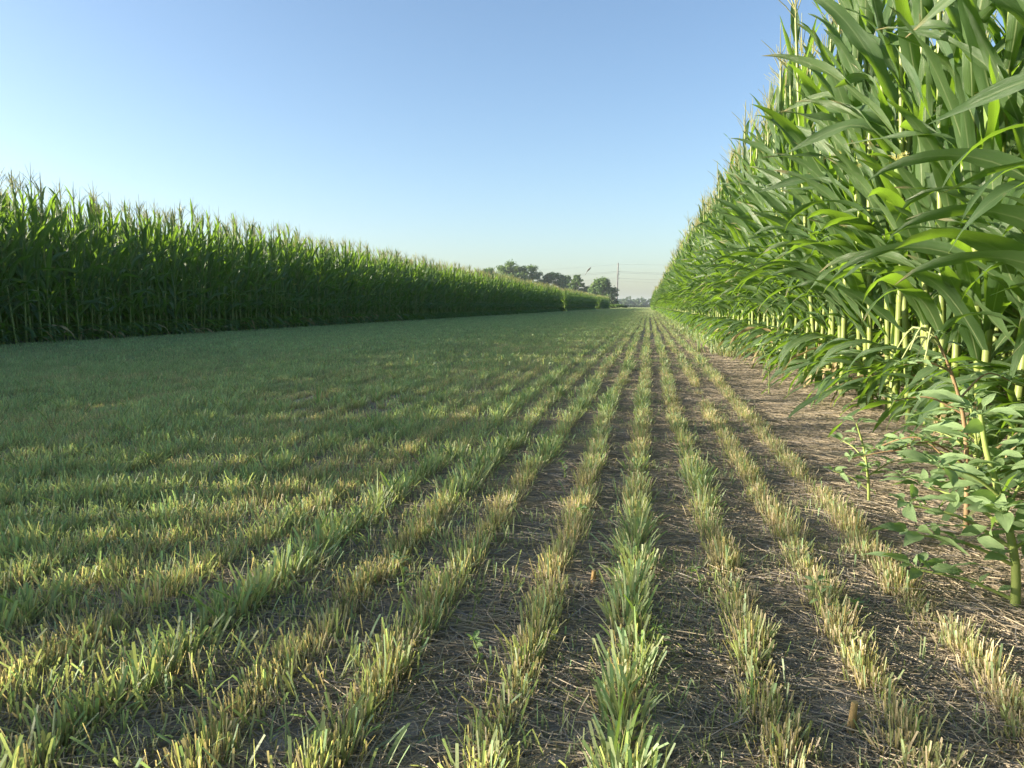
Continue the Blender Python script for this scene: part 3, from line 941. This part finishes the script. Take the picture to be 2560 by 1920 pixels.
# bright upright grass and cut corn stubs
def grass_plant(x, y, h, n, lab):
    t = thing('grass_plant', lab, 'grass plant', (x, y, 0))
    for i in range(n):
        g = Geo(); leaf_geo(g, h * rw.uniform(.7, 1.05), .011, R(rw.uniform(3, 16)), R(rw.uniform(20, 60)), p=2, fold=.3, ripple=.02, segs=8, cols=2, seed=i, profile='blade')
        link('leaf', g.mesh('grass_leaf', [M_WEED]), t, M=Matrix.Rotation(rw.uniform(0, 6.28), 4, 'Z'))
grass_plant(-1.878, 4.16, .17, 5, 'single taller bright green grass plant standing in the shaded mown field')
grass_plant(-.93, 2.1, .13, 4, 'small bright grass plant rising above the stubble')
for (x, y, h, lab) in ((-.107, 1.575, .048, 'short tan cut corn stub standing on bare soil between rows'), (.282, 1.07, .062, 'thicker brown cut corn stub beside the strawy stubble row')):
    t = thing('corn_stub', lab, 'plant stub', (x, y, 0), (.04, .06, 0))
    g = Geo(); tube(g, [(0, 0, -.01), (0, 0, h * .35), (0, 0, h * .4), (.001, 0, h)], [.0055, .0048, .0056, .0046], 8)
    link('stem', g.mesh('stub_stem', [M_STUB]), t)
    g = Geo(); leaf_geo(g, h * .8, .010, R(20), R(80), segs=5, cols=2, seed=3)
    link('husk', g.mesh('stub_husk', [M_DRY]), t, (0, 0, h * .4))


# ------------------------------------------------------------------ trees
def leaf_cloud(g, centers, n, size, rnd, tint=(.75, 1.25), mat=0, droop=0):
    """many leaf sprays spread through and over a set of clumps"""
    tot = sum(c[3] ** 2 for c in centers)
    Q, T = [], []
    for (cx, cy, cz, r, fl) in centers:
        m = max(8, int(n * r * r / tot))
        d = rnd.normal(size=(m, 3)); d /= np.linalg.norm(d, axis=1)[:, None]
        rad = r * rnd.uniform(.2, 1.0, m) ** .5 * (1 + .25 * rnd.normal(size=m))
        p = np.array([cx, cy, cz]) + d * rad[:, None] * np.array([1, 1, fl])
        a = rnd.normal(size=(m, 3)) + d * .7; a /= np.linalg.norm(a, axis=1)[:, None]
        b = np.cross(a, rnd.normal(size=(m, 3))); b /= np.linalg.norm(b, axis=1)[:, None]
        c = np.cross(a, b)
        s = size * rnd.uniform(.6, 1.4, m)[:, None]
        v = np.stack([p - b * s * .5, p + c * s * .35, p + b * s * .6, p - c * s * .35], 1)
        Q.append(v.reshape(-1, 3)); tt = rnd.uniform(*tint, m) * rnd.uniform(.85, 1.15)
        T.append(np.repeat(np.stack([tt * rnd.uniform(.9, 1.15), tt, tt * .9], 1), 4, 0))
    V = np.concatenate(Q)
    g.add(V, np.arange(len(V)).reshape(-1, 4), None, np.concatenate(T), mat)


def polar(px, dist):
    a = math.atan((px - 1280) / 1923) - R(10.03)
    return math.sin(a) * dist, math.cos(a) * dist


def px_h(py, dist):   # height of something seen at image row py
    return CAM_H + (765 - py) / 1923 * dist


def broad_tree(label, px, dist, top_px, width_px, seed, n=7500, conifer=False, mat=None):
    n = int(n * 1.3); width_px *= 1.08; top_px -= 4
    x, y = polar(px, dist); H = px_h(top_px, dist); Wd = width_px / 1923 * dist * .5
    rnd = np.random.default_rng(seed)
    t = thing('tree', label, 'tree', (x, y, 0), group='trees beyond the shaded corn')
    g = Geo()
    tube(g, [(0, 0, -.2), (.1, 0, H * .2), (.15, .1, H * .45), (.1, 0, H * .78)], [H * .03, H * .022, H * .016, H * .004], 9)
    tr = link('trunk', g.mesh('trunk', [M_BARK], True), t)
    cs = []
    if conifer:
        for i in range(16):
            f = i / 15; zz = H * (.12 + .85 * f); rr = Wd * (1 - f) ** .8 + .25
            for j in range(5 if f < .7 else 2):
                a = rnd.uniform(0, 6.28); q = rr * rnd.uniform(.3, .75)
                cs.append((q * math.cos(a), q * math.sin(a), zz + rnd.normal() * .2, max(.35, rr * .42), .5))
    else:
        for i in range(95):
            f = rnd.uniform(.16, .95); a = rnd.uniform(0, 6.28)
            env = Wd * math.sin(PI * min(1, (f * .80 + .20)) ** 1.1) ** .6
            q = env * math.sqrt(rnd.uniform(.05, .85)); rr = Wd * rnd.uniform(.10, .24)
            cs.append((q * math.cos(a), q * math.sin(a), H * f, rr, .75))
    for i in range(7):
        c = cs[rnd.integers(len(cs))]
        g = Geo(); z0 = H * rnd.uniform(.2, .45)
        tube(g, [(.1, 0, z0), (c[0] * .45, c[1] * .45, z0 * .6 + c[2] * .4), (c[0], c[1], c[2])], [H * .009, H * .006, H * .002], 5)
        link('limb', g.mesh('limb', [M_BARK]), t)
    g = Geo(); leaf_cloud(g, cs, n, .42 if not conifer else .36, rnd)
    link('crown', g.mesh('crown', [mat or (M_CONIFER if conifer else M_TREE)], False), t)
    return t


broad_tree('broad tree with the highest round crown, yellow green in the sun', 1278, 236, 658, 104, 1, 11000)
broad_tree('open-crowned tree with sky gaps, just right of the highest tree', 1325, 240, 666, 74, 2, 5500)
broad_tree('small pale tree half hidden by corn tassels, left of the highest tree', 1222, 244, 674, 64, 3, 4500)
broad_tree('round tree in the middle of the tree line, duller green', 1386, 240, 687, 84, 4, 8000)
broad_tree('dark tree crown touching the round middle tree on its right', 1414, 252, 692, 52, 5, 4500)
broad_tree('slim pointed tree with two ragged tips beside the middle trees', 1441, 232, 690, 44, 6, 4200)
broad_tree('low bushy tree filling the gap before the dense dark tree', 1470, 236, 722, 66, 8, 6000)
broad_tree('dense rounded dark green tree nearest the utility pole', 1503, 226, 703, 78, 7, 11000)
broad_tree('low dark conifer at the foot of the dense rounded tree', 1527, 221, 738, 36, 9, 3800, True)

broad_tree('low wide tree joining the highest tree and the middle tree', 1352, 246, 706, 70, 11, 5000)


def bush(label, px, dist, wpx, hpx, seed, name='shrub'):
    x, y = polar(px, dist); rnd = np.random.default_rng(seed)
    W = wpx / 1923 * dist * .5; H = hpx / 1923 * dist
    t = thing(name, label, 'shrub', (x, y, 0))
    g = Geo(); cs = [(rnd.uniform(-W, W) * .8, rnd.uniform(-W, W) * .4, H * rnd.uniform(.3, .68), H * rnd.uniform(.26, .4), .8) for i in range(14)]
    leaf_cloud(g, cs, 2200, max(.09, H * .13), rnd, (1.2, 1.8))
    link('foliage', g.mesh('foliage', [M_SHRUB], False), t)
    g = Geo()
    for i in range(6):
        c = cs[i]; tube(g, [(c[0] * .3, c[1] * .3, -.03), (c[0] * .7, c[1] * .7, c[2] * .5), c[:3]], [.03, .02, .01], 5)
    link('stems', g.mesh('stems', [M_BARK]), t)


bush('low light green bush at the foot of the utility pole', 1537, 190, 48, 13, 1)
bush('small pale bush at the corner where the shaded corn breaks off', 1402, 79.5, 16, 12, 2)
bush('tiny green bush where the farthest shaded corn block begins', 1493, 138, 9, 9, 3)
bush('small faint bush a little right of the utility pole', 1558, 230, 18, 8, 4)

# far wood on the horizon, one mass
rnd = np.random.default_rng(77)
g = Geo(); cs = []
x0, y0 = polar(1440, 620); x1, y1 = polar(1760, 560)
for i in range(420):
    f = rnd.uniform(0, 1); top = 5.2 + 2.6 * float(noise2(f * 16, .5, 3)) + (2.6 if abs(f - .43) < .022 else 0)
    xx = x0 + (x1 - x0) * f; yy = y0 + (y1 - y0) * f + rnd.uniform(0, 14)
    zz = top * rnd.uniform(.12, .86)
    cs.append((xx, yy, zz, rnd.uniform(.9, 1.7), .9))
leaf_cloud(g, cs, 26000, .8, rnd)
o = link('treeline', g.mesh('treeline', [M_FARTREE], False))
tag(o, 'hazy low wood on the horizon at the far end of the field', kind='stuff')
g = Geo()
xa, ya = polar(1552, 420); xb, yb = polar(1700, 400)
cs = []
for i in range(300):
    f = rnd.uniform(0, 1); cs.append((xa + (xb - xa) * f, ya + (yb - ya) * f + rnd.uniform(0, 3), rnd.uniform(.1, .75), .35, .9))
leaf_cloud(g, cs, 9000, .4, rnd, (.5, .8))
o = link('undergrowth', g.mesh('undergrowth', [M_CONIFER], False))
tag(o, 'thin dark crop edge across the far end of the field', kind='stuff')

# ------------------------------------------------------------------ utility pole and wires
PD = 262.0
px_, py_ = polar(1540, PD)
HP = px_h(660, PD)
pole = thing('utility_pole', 'tall grey wooden utility pole rising above the far end of the field', 'utility pole', (px_, py_, 0), (0, R(1.4), 0))
g = Geo(); tube(g, [(0, 0, -.3), (0, 0, HP * .5), (0, 0, HP)], [.30, .25, .19], 10)
link('shaft', g.mesh('pole_shaft', [M_POLE]), pole)
Z = {'top': px_h(664, PD), 'a': px_h(680.5, PD), 'b': px_h(683.5, PD), 'c': px_h(697, PD), 'd': px_h(704, PD)}
for zz, sx in ((Z['a'], 1), (Z['b'] - .5, -1), (Z['c'], 1)):
    g = Geo(); n_ = 9; zsn = np.linspace(0, .55, n_)
    tube(g, np.stack([zsn + .15, 0 * zsn, .12 * zsn], 1), [.05, .13, .06, .14, .06, .14, .06, .12, .05], 8)
    link('insulator', g.mesh('insulator', [M_METAL]), pole, (0, -.1 * sx, zz))
g = Geo(); tube(g, [(-.25, -.2, Z['d']), (.25, -.2, Z['d'])], [.12, .12], 8)
link('bracket', g.mesh('bracket', [M_METAL]), pole)
ax = Vector((math.cos(R(10)), math.sin(R(10)), 0))
for key, lab, rr, ends in (('top', 'thin topmost wire running across the sky from the pole tip', .016, (10.5, 1.0)),
                      ('a', 'upper line of the close wire pair carried by the pole', .026, (12.0, 5.5)),
                      ('b', 'lower line of the close wire pair carried by the pole', .026, (12.0, 5.5)),
                      ('c', 'single wire below the close pair on the pole', .022, (10.5, 5.8)),
                      ('d', 'lowest faint wire on the pole', .013, (10.5, 7.0))):
    g = Geo(); pts = []
    for s in np.linspace(-95, 95, 41):
        q = abs(s) / 95
        drop = 5.0 * (q * 1.6 - q * q * .95) * (1.0 if s < 0 else .55) * (1 if key != 'top' or s < 0 else .2)
        pts.append((ax.x * s, ax.y * s, Z[key] - drop))
    tube(g, np.array(pts), rr, 5)
    o = link('power_line', g.mesh('power_line', [M_WIRE]), None, (px_ + .02, py_ - .35, 0))
    tag(o, lab, 'wire', 'wires carried by the utility pole')

# ------------------------------------------------------------------ bird
bx, by = polar(1470, 22.0); bz = px_h(676, 22.0)
bird = thing('bird', 'small dark bird in flight with bent wings against the pale sky', 'bird', (bx, by, bz), (R(10), R(-50), R(10)), None, .85)
g = Geo()
s = np.linspace(0, 1, 14)
body = np.stack([(s - .45) * .21, 0 * s, .004 * np.sin(s * 6)], 1)
tube(g, body, np.maximum(.024 * np.sin(PI * np.clip(s * .92 + .06, 0, 1)) ** .9 * (1 - .4 * (s < .3) * (1 - s / .3)), .003), 9)
tail = [(-.08, -.009, .002), (-.08, .009, .002), (-.20, .016, -.02), (-.20, -.016, -.02)]
tail2 = [(p[0], p[1], p[2] - .004) for p in tail]
g.add(np.array(tail + tail2), np.array([[0, 1, 2, 3], [7, 6, 5, 4], [0, 3, 7, 4], [1, 5, 6, 2], [2, 6, 7, 3]]))
for sgn, up, ln in ((-1, .012, .13), (1, -.03, .13)):
    ws = np.linspace(0, 1, 9)
    lead = np.stack([.05 + .01 * np.sin(ws * 2.2) - .15 * ws ** 1.6, sgn * (.012 + ln * ws), .008 + up * ws], 1)
    ch = (.055 * (1 - ws ** 2.0) + .010)
    trail = lead - np.stack([ch, 0 * ch, .006 + 0 * ch], 1)
    for off in (0.0, -.004):
        V = np.stack([lead, trail], 1).reshape(-1, 3) + np.array([0, 0, off])
        g.add(V, grid_quads(2, 9))
link('body', g.mesh('bird_body', [M_BIRD]), bird)

# ------------------------------------------------------------------ air
g = Geo()
X0, X1, Y0, Y1, Z0, Z1 = -2500, 2500, -400, 2500, -1.0, 19.0
vv = [(x, y, z) for z in (Z0, Z1) for y in (Y0, Y1) for x in (X0, X1)]
g.add(vv, [[0, 2, 3, 1], [4, 5, 7, 6], [0, 1, 5, 4], [2, 6, 7, 3], [0, 4, 6, 2], [1, 3, 7, 5]])
k = Mat('haze')
k.t.nodes.remove(k.b)
pv = k.n('ShaderNodeVolumePrincipled')
pv.inputs['Color'].default_value = (0.78, 0.91, 1.0, 1)
pv.inputs['Density'].default_value = 0.00028
pv.inputs['Anisotropy'].default_value = 0.2
k.l(pv.outputs[0], k.out.inputs['Volume'])
o = link('haze', g.mesh('haze', [k.m], False))
tag(o, 'thin summer haze lying over the fields', kind='stuff')

random.seed(31)
CL = []
for i in range(5):
    r_ = np.random.default_rng(i); g = Geo()
    th, ph = np.meshgrid(np.linspace(0, 2 * PI, 9), np.linspace(0.05, PI - .05, 6))
    rad = 1 + .35 * (r_.random(th.shape) - .5); rad[:, -1] = rad[:, 0]
    g.add(np.stack([rad * np.cos(th) * np.sin(ph), rad * np.sin(th) * np.sin(ph), .7 * rad * np.cos(ph)], -1).reshape(-1, 3), grid_quads(9, 6))
    CL.append(g.mesh('clod', [M_SOIL], False))
P, RT, SC, IX = [], [], [], []
for i in range(2600):
    y = .45 + 8 * random.random() ** 1.6; x = random.uniform(-1.2, 1.6); q = random.uniform(.002, .008) * (1.6 if random.random() < .08 else 1)
    P.append((x, y, float(soil_z(np.array(x), np.array(y))))); RT.append((random.uniform(0, 6), random.uniform(0, 6), random.uniform(0, 6))); SC.append((q, q * random.uniform(.7, 1.2), q)); IX.append(random.randrange(5))
o = scatter('dirt', np.array(P), np.array(RT), np.array(SC), np.array(IX), CL)
tag(o, 'small crumbs and clods of brown soil between the stubble rows', kind='stuff')
